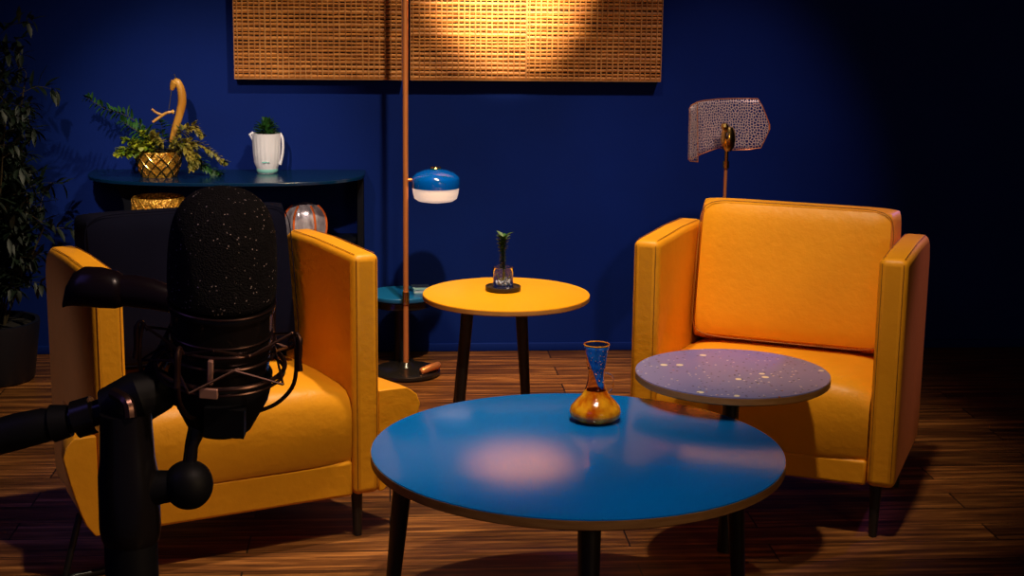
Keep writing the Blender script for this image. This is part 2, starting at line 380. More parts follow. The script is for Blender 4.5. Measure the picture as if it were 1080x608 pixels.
def armchair(name, cx, cy, th, label, back_mat, wings, group, zc=0.0):
    x, y = to_room(cx, cy)
    t = empty(name, (x, y, 0), th - YAW, label, 'armchair', group)
    for s in (-1, 1):
        a = link_bm('armrest', arm_bm(s), M['leather'], t, bevel=0.018, seg=5)
        link_bm('seam', seam_arm_bm(s), M['seam'], a)
    # base box under the seat
    b = B(); bx(b, -CW / 2 + AT + 0.001, CW / 2 - AT - 0.001, 0.006, 0.46, ZB, 0.206)
    link_bm('seat_base', b, M['leather'], t, bevel=0.008)
    s = link_bm('seat_cushion', seat_bm(), M['leather'], t)
    # back frame
    b = B(); prof = [(0.46, ZB), (0.46, 0.62), (0.475, 0.66), (0.51, 0.665), (0.53, 0.62), (0.515, ZB)]
    xw = CW / 2 - AT - 0.001
    loft(b, [[(-xw, yy, zz) for yy, zz in prof], [(xw, yy, zz) for yy, zz in prof]]); bmesh.ops.recalc_face_normals(b, faces=b.faces)
    link_bm('back_frame', b, back_mat, t, bevel=0.01)
    cush = link_bm('back_cushion', pillow_bm(CW - 2 * AT - 0.006 + 0.004, 0.40, 0.14), back_mat, t)
    cush.location = (-0.012 if wings else 0, 0.395, 0.595 + zc); cush.rotation_euler = (R(-11), 0, 0)
    if back_mat is not M['leather']: cush['label'] = 'dark navy velvet back cushion'
    # piping around the cushion front
    b = B(); w2, h2 = (CW - 2 * AT) / 2 - 0.012, 0.190
    pts = []
    for k in range(64):
        a = 2 * PI * k / 64; ca, sa = math.cos(a), math.sin(a)
        u = math.copysign(abs(ca) ** 0.22, ca); v = math.copysign(abs(sa) ** 0.22, sa)
        pts.append((u * w2, -0.060, v * h2))
    tube(b, pts + [pts[0]], 0.0013, 5, cap=False)
    link_bm('seam', b, M['seam'] if back_mat is M['leather'] else M['navy'], cush)
    for sx in (-1, 1):
        link_bm('leg', leg_bm(sx * (CW / 2 - 0.05), 0.04, 0, -0.005), M['black_wood'], t)
        if not wings: link_bm('leg', leg_bm(sx * (CW / 2 - 0.05), AL - 0.06, 0, 0.02), M['black_wood'], t)
    if wings:
        for s_ in (-1, 1):
            x0 = s_ * (CW / 2 + 0.0005)
            zt = 0.355 if s_ < 0 else 0.378; wd = 0.074 if s_ < 0 else 0.118
            zb = 0.115
            fx = lambda z: s_ * (CW / 2 + 0.012 + wd * ((z - zb) / (zt - zb)) ** 0.62)
            b = B(); rings = []
            zs = [zb + (zt - zb) * q for q in (0, .12, .25, .4, .55, .7, .82, .92, .97, 1.0)]
            for z in zs:
                kk = 1.0 if z < zt * 0.86 else 1 - 0.42 * ((z - zt * 0.86) / (zt * 0.14)) ** 2
                xo = x0 + (fx(z) - x0) * kk
                rings.append([(x0, 0.012, z), (xo, 0.012, z), (x0 + (xo - x0) * 0.95, 0.05, z), (x0 + (xo - x0) * 0.45, 0.22, z), (x0, 0.36, z)])
            loft(b, rings); bmesh.ops.recalc_face_normals(b, faces=b.faces)
            link_bm('side_bolster', b, M['leather'], t, bevel=0.006, seg=3)
        # bent metal sled leg at each side of the back
        for s_ in (-1,):
            b = B(); X = s_ * (CW / 2 - 0.03)
            pts = [(X, 0.10, ZB + 0.01), (X + s_ * 0.055, 0.13, 0.012), (X + s_ * 0.05, 0.16, 0.008), (X - s_ * 0.08, 0.22, 0.008)]
            pts = [(s_ * (CW / 2 + 0.035), 0.06, 0.16), (s_ * (CW / 2 + 0.075), 0.06, 0.014), (s_ * (CW / 2 + 0.06), 0.058, 0.0085), (s_ * (CW / 2 - 0.10), 0.07, 0.0085)]
            tube(b, pts, 0.008, 10); link_bm('sled_leg', b, M['black_metal'], t)
    return t
armchair('armchair', -0.631, 3.522, 0.50, 'yellow leather armchair with dark navy back cushion and flared side bolsters, behind the microphone', M['navy'], True, 'yellow armchairs', 0.014)
ZB = 0.14
armchair('armchair', 0.639, 3.806, -0.37, 'all-yellow leather armchair with yellow back cushion, on the right behind the lilac table', M['leather'], False, 'yellow armchairs')

# ------------------------------------------------------------------ round tables
def round_table(name, cx, cy, h, r, thick, mtop, label, legs, leg_r0, leg_r1, group):
    x, y = to_room(cx, cy)
    t = empty(name, (x, y, 0), 0, label, 'table', group)
    b = B(); lathe(b, [(0, h - thick), (r - 0.004, h - thick), (r, h - thick + 0.003), (r, h - 0.003), (0, h - 0.003)], 96)
    e = link_bm('edge_band', b, M['ply'], t)
    b = B(); lathe(b, [(0, h - 0.0029), (r - 0.0005, h - 0.0029), (r - 0.001, h - 0.0005), (r - 0.003, h), (0, h)], 96)
    link_bm('table_top', b, mtop, t)
    for lx, ly, dx, dy in legs:
        b = B(); tube(b, [(lx + dx, ly + dy, 0), (lx, ly, h - thick - 0.0005)], [leg_r1, leg_r0], 14)
        link_bm('leg', b, M['black_wood'], t)
    b = B()
    for lx, ly, dx, dy in legs: tube(b, [(0, 0, h - thick - 0.014), (lx, ly, h - thick - 0.014)], 0.010, 8)
    if len(legs) > 1: link_bm('under_frame', b, M['black_metal'], t)
    return t
    return t
HB, HY, HP = 0.40, 0.48, 0.46
kb, ky, kp = HC - HB, HC - HY, HC - HP
round_table('coffee_table', 0.145 * kb, 3.177 * kb, HB, 0.4442 * kb, 0.024, M['blue_top'], 'large round blue coffee table with amber vase on it, in the foreground', ((-0.015, -0.33, -0.005, -0.05), (0.375, 0.14, 0.035, 0.04), (-0.365, 0.14, -0.035, 0.03)), 0.024, 0.016, 'round tables')
round_table('side_table', -0.018 * ky, 4.809 * ky, HY, 0.2673 * ky, 0.017, M['yellow_top'], 'round yellow side table between the two armchairs, small potted plant on top', ((-0.115, -0.05, -0.035, -0.02), (-0.105, 0.06, -0.045, 0.03), (0.045, 0.03, 0.03, 0.02)), 0.019, 0.012, 'round tables')
round_table('side_table', 0.572 * kp, 3.847 * kp, HP, 0.2504 * kp, 0.021, M['terrazzo'], 'round lilac terrazzo side table in front of the right armchair', ((0.0, 0.0, 0.0, 0.0),), 0.02, 0.02, 'round tables')

# ------------------------------------------------------------------ woven wall panels
def woven(name, x0, x1, label):
    z0, z1, dep = 1.021, 1.80, 0.055
    t = empty(name, ((x0 + x1) / 2, WALL_Y, z0), 0, label, 'wall panel', 'woven rattan wall panels')
    w = (x1 - x0) / 2; h = z1 - z0
    b = B(); bx(b, -w, w, -dep + 0.006, -0.001, 0, h); link_bm('backing_box', b, M['reed_back'], t, smooth=False)
    b = B(); e = 0.0045
    bx(b, -w, w, -dep - 0.004, -dep + 0.0059, 0, e); bx(b, -w, w, -dep - 0.004, -dep + 0.0059, h - e, h)
    bx(b, -w, -w + e * .7, -dep - 0.004, -dep + 0.0059, e, h - e); bx(b, w - e * .7, w, -dep - 0.004, -dep + 0.0059, e, h - e)
    link_bm('frame_edge', b, M['art_frame'], t, smooth=False)
    # horizontal reeds of uneven height with narrow dark gaps
    rnd = random.Random(int(x0 * 1000) + 5)
    b = B(); z = e; per = 0.0148
    while z < h - e - 0.008:
        hh = per * rnd.uniform(0.55, 1.05); gap = per * rnd.uniform(0.16, 0.34)
        n = max(2, int((2 * w) / 0.02)); top = min(z + hh, h - e)
        prof = [(-dep + 0.0059, 0), (-dep + 0.001, 0.08), (-dep - 0.0015, 0.5), (-dep + 0.001, 0.92), (-dep + 0.0059, 1)]
        rings = []
        for i in range(n + 1):
            xx = -w + e * .7 + (2 * w - 1.4 * e) * i / n; j0 = rnd.uniform(-1, 1) * 0.0009; j1 = rnd.uniform(-1, 1) * 0.0009
            rings.append([(xx, yy, z + j0 + (top + j1 - z - j0) * q) for yy, q in prof])
        loft(b, rings); z = top + gap
    bmesh.ops.recalc_face_normals(b, faces=b.faces)
    link_bm('horizontal_reeds', b, M['reed'], t)
    b = B(); x = -w + 0.012
    while x < w - 0.008:
        ww = rnd.uniform(0.0045, 0.0068); xx = x + rnd.uniform(-0.0015, 0.0015)
        n = 26; pts = [(xx + rnd.uniform(-1, 1) * 0.0006, -dep - 0.0005, e + (h - 2 * e) * i / n) for i in range(n + 1)]
        rings = [[(p[0] - ww / 2, p[1] + 0.003, p[2]), (p[0] - ww / 3, p[1] - 0.0030, p[2]), (p[0] + ww / 3, p[1] - 0.0030, p[2]), (p[0] + ww / 2, p[1] + 0.003, p[2])] for p in pts]
        loft(b, rings); x += 0.0202
    bmesh.ops.recalc_face_normals(b, faces=b.faces)
    link_bm('vertical_cords', b, M['reed_v'], t)
    return t
woven('woven_wall_panel', -0.549, 0.050, 'woven rattan wall panel left of the copper lamp pole')
woven('woven_wall_panel', 0.078, 0.4972, 'woven rattan wall panel just right of the copper pole, brightest where the spotlight hits')
woven('woven_wall_panel', 0.4976, 0.992, 'woven rattan wall panel farthest right, above the space between table and armchair')

# ------------------------------------------------------------------ console table
t = empty('console_table', (-0.57, WALL_Y - 0.2, 0), 0, 'dark teal console table with rounded ends against the blue wall', 'console table')
ZC = 0.690
def stadium(w0, w1, d0, d1, z, n=24):
    # back edge straight at y=d1, front bows forward; ends rounded
    pts = []
    for i in range(n + 1):
        a = PI + PI * i / n
        cx_, sy_ = math.cos(a), math.sin(a)
        u = math.copysign(abs(cx_) ** 0.75, cx_)
        pts.append(((w0 + w1) / 2 + (w1 - w0) / 2 * u, d1 - 0.07 + (d0 - d1 + 0.07) * abs(sy_) ** 0.75, z))
    pts.append((w1, d1, z)); pts.append((w0, d1, z))
    return pts
b = B(); loft(b, [stadium(-0.495, 0.485, -0.185, 0.19, ZC - 0.012), stadium(-0.495, 0.485, -0.185, 0.19, ZC)])
bmesh.ops.recalc_face_normals(b, faces=b.faces); link_bm('table_top', b, M['console'], t, bevel=0.002, seg=2)
b = B(); bx(b, 0.455, 0.479, 0.06, 0.185, 0, ZC - 0.0125); link_bm('leg', b, M['console_dark'], t, bevel=0.003)
b = B(); prof = [(-0.40, ZC - 0.017), (-0.37, 0.63), (-0.345, 0.55), (-0.335, 0.40), (-0.335, 0.0), (-0.25, 0.0), (-0.25, ZC - 0.017)]
prof = [(-0.41, ZC - 0.0125), (-0.375, 0.645), (-0.36, 0.60), (-0.352, 0.5), (-0.35, 0.0), (-0.30, 0.0), (-0.30, ZC - 0.0125)]
loft(b, [[(x_, -0.02, z_) for x_, z_ in prof], [(x_, 0.17, z_) for x_, z_ in prof]]); bmesh.ops.recalc_face_normals(b, faces=b.faces)
link_bm('leg', b, M['console_dark'], t, bevel=0.002)
b = B(); loft(b, [stadium(-0.299, 0.454, -0.183, 0.185, 0.44), stadium(-0.299, 0.454, -0.183, 0.185, 0.455)]); bmesh.ops.recalc_face_normals(b, faces=b.faces)
link_bm('shelf', b, M['console_dark'], t, bevel=0.002)
ZS = 0.455

# gold drum on the lower shelf
def lattice(b, rfun, z0, z1, n, w, turns=0.35):
    for s in (-1, 1):
        for k in range(n):
            pts = []
            for i in range(15):
                q = i / 14; a = 2 * PI * (k / n + s * turns * q); z = z0 + (z1 - z0) * q; r = rfun(q)
                pts.append((r * math.cos(a), r * math.sin(a), z))
            tube(b, pts, w, 6)
p = at(167.5, 222, off=0.29); 
t = empty('gold_basket', (p.x, WALL_Y - 0.29, ZS + 0.0005), 0, 'gold woven drum basket on the lower shelf, below the potted arrangement', 'basket', 'gold woven baskets')
b = B(); lathe(b, [(0, 0), (0.082, 0), (0.088, 0.01), (0.09, 0.17), (0.086, 0.176), (0.082, 0.17), (0.08, 0.012), (0, 0.012)], 48); link_bm('drum', b, M['gold'], t)
b = B(); lattice(b, lambda q: 0.0905, 0.012, 0.168, 16, 0.0028, 0.22); link_bm('lattice', b, M['gold'], t)

# gold pot and its plants
p = at(168, 187, off=0.2)
t = empty('potted_arrangement', (p.x, WALL_Y - 0.2, ZC + 0.0005), 0, 'gold diamond-patterned pot of ferns with curved golden branch on the console table', 'potted plant')
def rp(q): return 0.060 + 0.018 * math.sin(q * PI * 0.62)
b = B(); lathe(b, [(0, 0), (0.056, 0)] + [(rp(i / 10), 0.09 * i / 10) for i in range(11)] + [(0.068, 0.088), (0.06, 0.075), (0, 0.072)], 48); pot = link_bm('pot', b, M['gold'], t)
b = B(); lattice(b, lambda q: rp(q) + 0.001, 0.003, 0.087, 12, 0.0032, 0.16); link_bm('lattice', b, M['brass'], pot)
b = B(); lathe(b, [(0, 0.0725), (0.058, 0.0755), (0.04, 0.083), (0, 0.088)], 24); link_bm('soil', b, M['soil'], t)
pu = WALL_Y - 0.2
def pl(px, py, dy=0.0):
    q = at(px, py, y=pu + dy); return Vector((q.x - p.x, dy, q.z - ZC - 0.0005))
b = B(); path = smooth_path([pl(181, 150, .0), pl(184, 138), pl(189, 122), pl(192, 108), pl(191, 95), pl(187, 86), pl(183.5, 88), pl(181, 95)], 5)
n = len(path); tube(b, path, [0.009 + 0.006 * math.sin(PI * min(1, i / n * 1.25)) if i < n * 0.8 else 0.012 * (1.05 - i / n) * 4 + 0.003 for i in range(n)], 12); link_bm('golden_branch', b, M['banana'], t)
b = B(); path = smooth_path([pl(183, 118, -.02), pl(176, 119, -.03), pl(168, 124, -.03), pl(161, 129, -.035)], 5); tube(b, path, [0.008, 0.008] + [0.005] * (len(path) - 2), 8)
path = smooth_path([pl(171, 121, -.03), pl(165, 119, -.03), pl(160, 115, -.03)], 4); tube(b, path, 0.004, 8); link_bm('twig', b, M['banana'], t)
b = B(); tube(b, [pl(181, 94, -.005), pl(179.5, 106, -.012), pl(178, 116, -.025)], 0.0012, 6); tube(b, [pl(187, 86), pl(183.5, 78)], [0.003, 0.001], 6); link_bm('string', b, M['stem'], t)
def leaf(b, base, d, ln, wd, up=Vector((0, 0, 1)), cup=0.12, bend=0.25):
    d = Vector(d).normalized(); s = d.cross(up)
    if s.length < 1e-3: s = Vector((1, 0, 0))
    s.normalize(); nn = s.cross(d).normalized()
    base = Vector(base); mid = []
    for q in (0, 0.25, 0.55, 0.8, 1.0): mid.append(base + d * ln * q - nn * ln * bend * q * q)
    wv = (0.12, 0.85, 1.0, 0.6, 0.0)
    L_ = [b.verts.new(m_ - s * wd / 2 * w_ + nn * cup * wd * w_) for m_, w_ in zip(mid[:-1], wv)]
    Mm = [b.verts.new(m_) for m_ in mid]
    R_ = [b.verts.new(m_ + s * wd / 2 * w_ + nn * cup * wd * w_) for m_, w_ in zip(mid[:-1], wv)]
    for i in range(3):
        b.faces.new((L_[i], L_[i + 1], Mm[i + 1], Mm[i])); b.faces.new((Mm[i], Mm[i + 1], R_[i + 1], R_[i]))
    b.faces.new((L_[3], Mm[4], Mm[3])); b.faces.new((Mm[3], Mm[4], R_[3]))
def frond(b, bs, pts, ll, lw, per=3, rnd=random, rad=0.0018, k=6, fall=0.5):
    path = smooth_path(pts, k); n = len(path)
    tube(bs, path, [rad * (1 - 0.7 * i / n) for i in range(n)], 5)
    for i in range(2, n):
        tdir = (path[i] - path[i - 1]).normalized()
        sc_ = 1 - fall * abs(i / n - 0.45) * 1.6
        for _ in range(per):
            a = rnd.uniform(0, 2 * PI); o = tdir.orthogonal().normalized(); o = Matrix.Rotation(a, 3, tdir) @ o
            leaf(b, path[i], tdir * 0.55 + o + Vector((0, 0, -0.1)), ll * sc_ * rnd.uniform(0.7, 1.2), lw * rnd.uniform(.8, 1.2))
rnd = random.Random(11)
bd, bs = B(), B()
frond(bd, bs, [pl(170, 160), pl(160, 142), pl(135, 123), pl(112, 115), pl(91, 103)], 0.042, 0.010, 6, rnd)
frond(bd, bs, [pl(172, 160, -.02), pl(160, 148, -.04), pl(144, 138, -.05), pl(128, 128, -.04)], 0.042, 0.010, 5, rnd)
frond(bd, bs, [pl(172, 165, .02), pl(172, 145, .02), pl(170, 128, .02)], 0.05, 0.016, 3, rnd)
frond(bd, bs, [pl(180, 165, .0), pl(200, 160, .02), pl(218, 175, .02), pl(232, 183, .01)], 0.040, 0.013, 4, rnd)
link_bm('dark_foliage', bd, M['leaf_dark'], t)
bl = B()
for tx, ty, dy in ((140, 150, -.07), (125, 158, -.05), (130, 148, -.02), (150, 140, -.06), (148, 155, -.09), (136, 163, -.07), (160, 148, -.07), (123, 163, -.06)):
    a0 = pl(160, 165, -.03); a1 = pl(tx, ty, dy); frond(bl, bs, [a0, (a0 + a1) / 2 + Vector((0, 0, .015)), a1], 0.027, 0.018, 5, rnd, k=5)
link_bm('lime_foliage', bl, M['leaf_lime'], t)
bo = B()
for P_ in ([pl(182, 160), pl(188, 142, -.03), pl(203, 133, -.04), pl(213, 143, -.04)], [pl(184, 162, -.02), pl(196, 150, -.05), pl(205, 160, -.06), pl(208, 176, -.06)],
           [pl(184, 160), pl(200, 150, -.02), pl(220, 158, -.03), pl(238, 171, -.03)], [pl(175, 160, -.05), pl(190, 150, -.08), pl(200, 165, -.09), pl(202, 178, -.09)], [pl(168, 158, -.07), pl(168, 148, -.09), pl(160, 142, -.09)]):
    frond(bo, bs, P_, 0.030, 0.013, 6, rnd, k=6)
link_bm('olive_foliage', bo, M['leaf_olive'], t)
link_bm('stems', bs, M['stem'], t)

# white ribbed cup with succulent
p = at(282, 182, off=0.10); px_ = p.x
t = empty('potted_succulent', (px_, WALL_Y - 0.10, ZC + 0.0005), 0, 'white ribbed ceramic cup with small green plant on the console table', 'potted plant')
b = B(); n = 72; rings = []
prof = [(0.034, 0.0), (0.039, 0.012), (0.046, 0.03), (0.0495, 0.07), (0.051, 0.105), (0.053, 0.130), (0.0535, 0.1345), (0.049, 0.1345), (0.047, 0.11)]
for r_, z_ in prof:
    rib = 0.0012 if 0.02 < z_ < 0.125 else 0
    rings.append([((r_ + rib * math.cos(20 * 2 * PI * i / n)) * math.cos(2 * PI * i / n), (r_ + rib * math.cos(20 * 2 * PI * i / n)) * math.sin(2 * PI * i / n), z_ + 0.008 * (z_ > .008)) for i in range(n)])
loft(b, rings); cup = link_bm('cup', b, M['ceramic'], t)
b = B(); lathe(b, [(0, -.0), (0.033, 0.0), (0.0375, 0.004), (0.0388, 0.012), (0.0370, 0.018), (0, 0.018)], 48); link_bm('foot', b, M['mint'], t)['label'] = 'mint green glazed foot'
b = B(); tube(b, smooth_path([(.050, -.012, .142), (.058, -.014, .120), (.057, -.014, .075), (.047, -.012, .030)], 5), 0.0045, 8); link_bm('handle', b, M['ceramic'], cup)
b = B(); tube(b, [(-.046, -.012, .1465), (-.058, -.014, .138), (-.050, -.012, .118)], [0.005, 0.005, 0.002], 8); link_bm('spout', b, M['ceramic'], cup)
b = B(); bx(b, -0.014, 0.004, -0.0487, -0.0470, 0.040, 0.0445); bx(b, 0.006, 0.012, -0.0485, -0.0470, 0.040, 0.0430); link_bm('printed_mark', b, M['mint'], cup, smooth=False)
b = B(); lathe(b, [(0, 0.128), (0.0465, 0.128), (0.02, 0.136), (0, 0.138)], 24); link_bm('soil', b, M['soil'], t)
b = B()
for i in range(95):
    a = rnd.uniform(0, 2 * PI); e_ = rnd.uniform(0.1, 1.4); d = Vector((math.cos(a) * math.cos(e_), math.sin(a) * math.cos(e_), math.sin(e_)))
    base = Vector((0, 0, 0.135)) + Vector((d.x * 0.020, d.y * 0.020, rnd.uniform(0, 0.040)))
    leaf(b, base, d, rnd.uniform(0.024, 0.036), 0.014, cup=0.3, bend=0.1)
link_bm('foliage', b, M['leaf_dark'], t)

# copper and silver shell vase on the lower shelf
p = at(322, 240, off=0.2)
t = empty('shell_vase', (p.x, WALL_Y - 0.2, ZS + 0.0005), 0, 'orange and silver ribbed glass ornament on the lower shelf, seen above the left chair arm', 'ornament')
b = B(); rings = []
nn = 60
for i in range(13):
    q = i / 12; z_ = 0.012 + 0.131 * q; r_ = 0.070 * math.sqrt(max(0.0, 1 - (abs(q - 0.36) / 0.66) ** 2.3)) if q < 1 else 0.004
    r_ = max(r_, 0.006)
    rings.append([(r_ * math.cos(2 * PI * k / nn) * (1 + 0.05 * math.cos(6 * 2 * PI * k / nn)), 0.75 * r_ * math.sin(2 * PI * k / nn) * (1 + 0.05 * math.cos(6 * 2 * PI * k / nn)), z_) for k in range(nn)])
loft(b, rings); link_bm('body', b, M['shell_silver'], t)
b = B(); lathe(b, [(0, 0), (0.03, 0), (0.034, 0.004), (0.03, 0.018), (0, 0.018)], 32); link_bm('foot', b, M['shell_orange'], t)
b = B()
for k in range(6):
    a = 2 * PI * k / 6
    pts = []
    for i in range(1, 12):
        q = i / 12; z_ = 0.012 + 0.131 * q; r_ = 0.0735 * math.sqrt(max(0.0, 1 - (abs(q - 0.36) / 0.66) ** 2.3)) * (1.03)
        pts.append((r_ * math.cos(a), 0.75 * r_ * math.sin(a), z_))
    tube(b, pts, 0.004, 8)
link_bm('rib', b, M['shell_orange'], t)['label'] = 'glossy orange ribs'

# ------------------------------------------------------------------ copper floor lamp with blue and white shade
OFF = 0.34
p = at(428, 300, off=OFF); LX, LY = p.x, WALL_Y - OFF
t = empty('floor_lamp', (LX, LY, 0), 0, 'tall copper floor lamp with small blue and white shade beside the pole', 'floor lamp')
b = B(); lathe(b, [(0, 0), (0.112, 0), (0.122, 0.006), (0.122, 0.016), (0.112, 0.022), (0.03, 0.030), (0.018, 0.045), (0, 0.045)], 64); base = link_bm('base', b, M['mic_metal'], t)
b = B(); tube(b, smooth_path([(0.05, -0.085, 0.030), (0.085, -0.065, 0.040), (0.108, -0.03, 0.038), (0.112, 0.01, 0.030)], 5), [0.009] + [0.013] * 14 + [0.008], 12); link_bm('foot_switch', b, M['copper'], base)
b = B(); tube(b, [(0, 0, 0.04), (0, 0, 1.95)], 0.0095, 20); pole = link_bm('pole', b, M['copper'], t)
b = B(); tube(b, [(0, 0, 0.255), (0, 0, 0.30)], 0.0125, 20); link_bm('collar', b, M['brass'], pole)
b = B(); tube(b, smooth_path([(0, 0, 1.94), (0.03, 0, 2.0), (0.1, 0, 2.02), (0.17, 0, 1.98), (0.19, 0, 1.92)], 5), 0.008, 12); link_bm('top_arm', b, M['copper'], t)
q = at(459.5, 196, y=LY); sx_, sz_ = q.x - LX, q.z
b = B(); tube(b, [(0.006, 0, sz_ + 0.02), (sx_ - 0.078, 0, sz_ + 0.02)], 0.006, 10); link_bm('bracket', b, M['copper'], t)
sh = empty('lamp_shade', (sx_, 0, sz_)); sh.parent = t
u = (WALL_Y - OFF) / FOC
b = B(); lathe(b, [(0.0835, -0.006), (0.0845, 0.006), (0.0835, 0.022), (0.081, 0.031), (0.066, 0.044), (0.040, 0.054), (0.015, 0.0585), (0, 0.059), ], 64); link_bm('cap', b, M['shade_blue'], sh)['label'] = 'glossy blue enamel upper half'
b = B(); lathe(b, [(0, -0.058), (0.035, -0.057), (0.062, -0.052), (0.074, -0.044), (0.079, -0.026), (0.0815, -0.0065), (0, -0.0065)], 64); link_bm('diffuser', b, M['shade_white'], sh)['label'] = 'pinkish white glass lower half'
b = B(); lathe(b, [(0, 0.0585), (0.019, 0.0585), (0.021, 0.062), (0.018, 0.066), (0.006, 0.068), (0, 0.068)], 32); link_bm('finial', b, M['brass'], sh)

# small blue side table by the wall behind the pole
tx = at(424, 309, off=0.17).x; TY = WALL_Y - 0.17; HZ = 0.262
t = empty('side_table', (tx, TY, 0), 0, 'low round bright blue table by the wall, partly behind the copper pole', 'table', 'round tables')
b = B(); lathe(b, [(0, HZ - 0.016), (0.122, HZ - 0.016), (0.124, HZ - 0.012), (0.124, HZ - 0.002), (0.122, HZ), (0, HZ)], 64); link_bm('table_top', b, M['small_blue'], t)
b = B(); lathe(b, [(0, HZ - 0.05), (0.095, HZ - 0.05), (0.108, HZ - 0.045), (0.108, HZ - 0.022), (0.08, HZ - 0.0165), (0, HZ - 0.0165)], 64); link_bm('under_disc', b, M['mic_metal'], t)
b = B(); tube(b, [(0, 0, 0.012), (0, 0, HZ - 0.05)], 0.028, 20); link_bm('column', b, M['black_metal'], t)
b = B(); lathe(b, [(0, 0), (0.045, 0), (0.045, 0.008), (0.03, 0.0125), (0, 0.0125)], 40); link_bm('foot', b, M['black_metal'], t)
q = at(441, 303, z=HZ + 0.012)
t = empty('booklet', (tx + 0.07, TY + 0.02, HZ + 0.0005), R(6), 'pale cyan booklet on the low blue table, beside the yellow table edge', 'book')
b = B(); bx(b, -0.032, 0.032, -0.045, 0.045, 0.0125, 0.016); bx(b, -0.032, 0.032, -0.045, 0.045, 0, 0.0035); bx(b, -0.032, -0.0285, -0.045, 0.045, 0.0035, 0.0125); link_bm('cover', b, M['paper'], t, smooth=False)
b = B(); bx(b, -0.0284, 0.030, -0.043, 0.043, 0.0036, 0.0124); link_bm('pages', b, M['ceramic'], t, smooth=False)

# ------------------------------------------------------------------ perforated shade lamp behind the right chair
OFF2 = 0.45; LY2 = WALL_Y - OFF2
p = at(765, 190, y=LY2); LX2 = p.x
t = empty('floor_lamp', (LX2, LY2, 0), 0, 'slim copper floor lamp with curved perforated metal shade behind the right armchair', 'floor lamp')
b = B(); lathe(b, [(0, 0), (0.12, 0), (0.125, 0.006), (0.12, 0.012), (0.02, 0.02), (0, 0.02)], 48); link_bm('base', b, M['black_metal'], t)
zt = at(765, 160, y=LY2).z
b = B(); tube(b, [(0, 0, 0.018), (0, 0, zt - 0.045)], 0.006, 14); link_bm('pole', b, M['copper'], t)
b = B(); tube(b, [(0, 0, zt - 0.045), (0, 0, zt + 0.02)], 0.0072, 14); lathe(b, [(0, -.012), (0.011, -.012), (0.011, 0.012), (0, 0.012)], 20, (0, 0, zt - 0.045)); link_bm('stem', b, M['brass'], t)
q = at(768, 143, y=LY2 - 0.03)
b = B(); lathe(b, [(0, -0.055), (0.012, -0.053), (0.022, -0.04), (0.026, -0.015), (0.024, 0.01), (0.016, 0.028), (0, 0.034)], 32, (q.x - LX2, -0.03, q.z - 0.0)); 
q2 = at(763, 133, y=LY2 - 0.03); lathe(b, [(0, -0.014), (0.010, -0.01), (0.014, 0.0), (0.010, 0.01), (0, 0.014)], 20, (q2.x - LX2, -0.05, q2.z)); link_bm('lamp_holder', b, M['brass'], t)
# shade: curved sheet, columns of (px_top, py_top, px_bot, py_bot, depth offset)
cols = [(735.5, 108, 736, 171, -0.10), (729, 111.5, 727.5, 170, -0.125), (726.8, 115, 725.8, 168, -0.105), (729, 111, 731, 167, -0.085), (736, 107.5, 739, 163, -0.055), (743, 106, 748, 159.5, -0.03),
        (757, 104.5, 758, 156, 0.01), (772, 104, 772, 158.5, 0.035), (787, 104, 788, 158, 0.045), (799.5, 104.3, 802.5, 156, 0.04), (804.5, 113, 806.5, 148, 0.035), (811.5, 131, 811.5, 137, 0.03)]
b = B(); uvl = b.loops.layers.uv.new('UVMap'); grid = []; nv = 10; dist = 0; prevm = None; us = []
for (xt, yt, xb, yb, dy) in cols:
    colv = []
    for j in range(nv + 1):
        w_ = j / nv; q = at(xt + (xb - xt) * w_, yt + (yb - yt) * w_, y=LY2 + dy); colv.append(q - Vector((LX2, LY2, 0)))
    if prevm is not None: dist += (colv[nv // 2] - prevm).length
    prevm = colv[nv // 2]; us.append(dist); grid.append([b.verts.new(v_) for v_ in colv])
for i in range(len(cols) - 1):
    for j in range(nv):
        f = b.faces.new((grid[i][j], grid[i][j + 1], grid[i + 1][j + 1], grid[i + 1][j]))
        for lp, (a_, c_) in zip(f.loops, ((i, j), (i, j + 1), (i + 1, j + 1), (i + 1, j))):
            lp[uvl].uv = (us[a_], grid[a_][c_].co.z)
shd = link_bm('lamp_shade', b, M['mesh_shade'], t); shd.modifiers.new('solid', 'SOLIDIFY').thickness = 0.0012
b = B(); edge = [g[0].copy() if False else None for g in []]
def colpts(j): return [at(c[0] + (c[2] - c[0]) * j, c[1] + (c[3] - c[1]) * j, y=LY2 + c[4]) - Vector((LX2, LY2, 0)) for c in cols]
tube(b, colpts(0), 0.0016, 6); tube(b, colpts(1), 0.0016, 6); tube(b, [colpts(0)[0], colpts(1)[0]], 0.0016, 6); tube(b, [colpts(0)[-1], colpts(1)[-1]], 0.003, 6)
link_bm('rim_wire', b, M['copper'], shd)

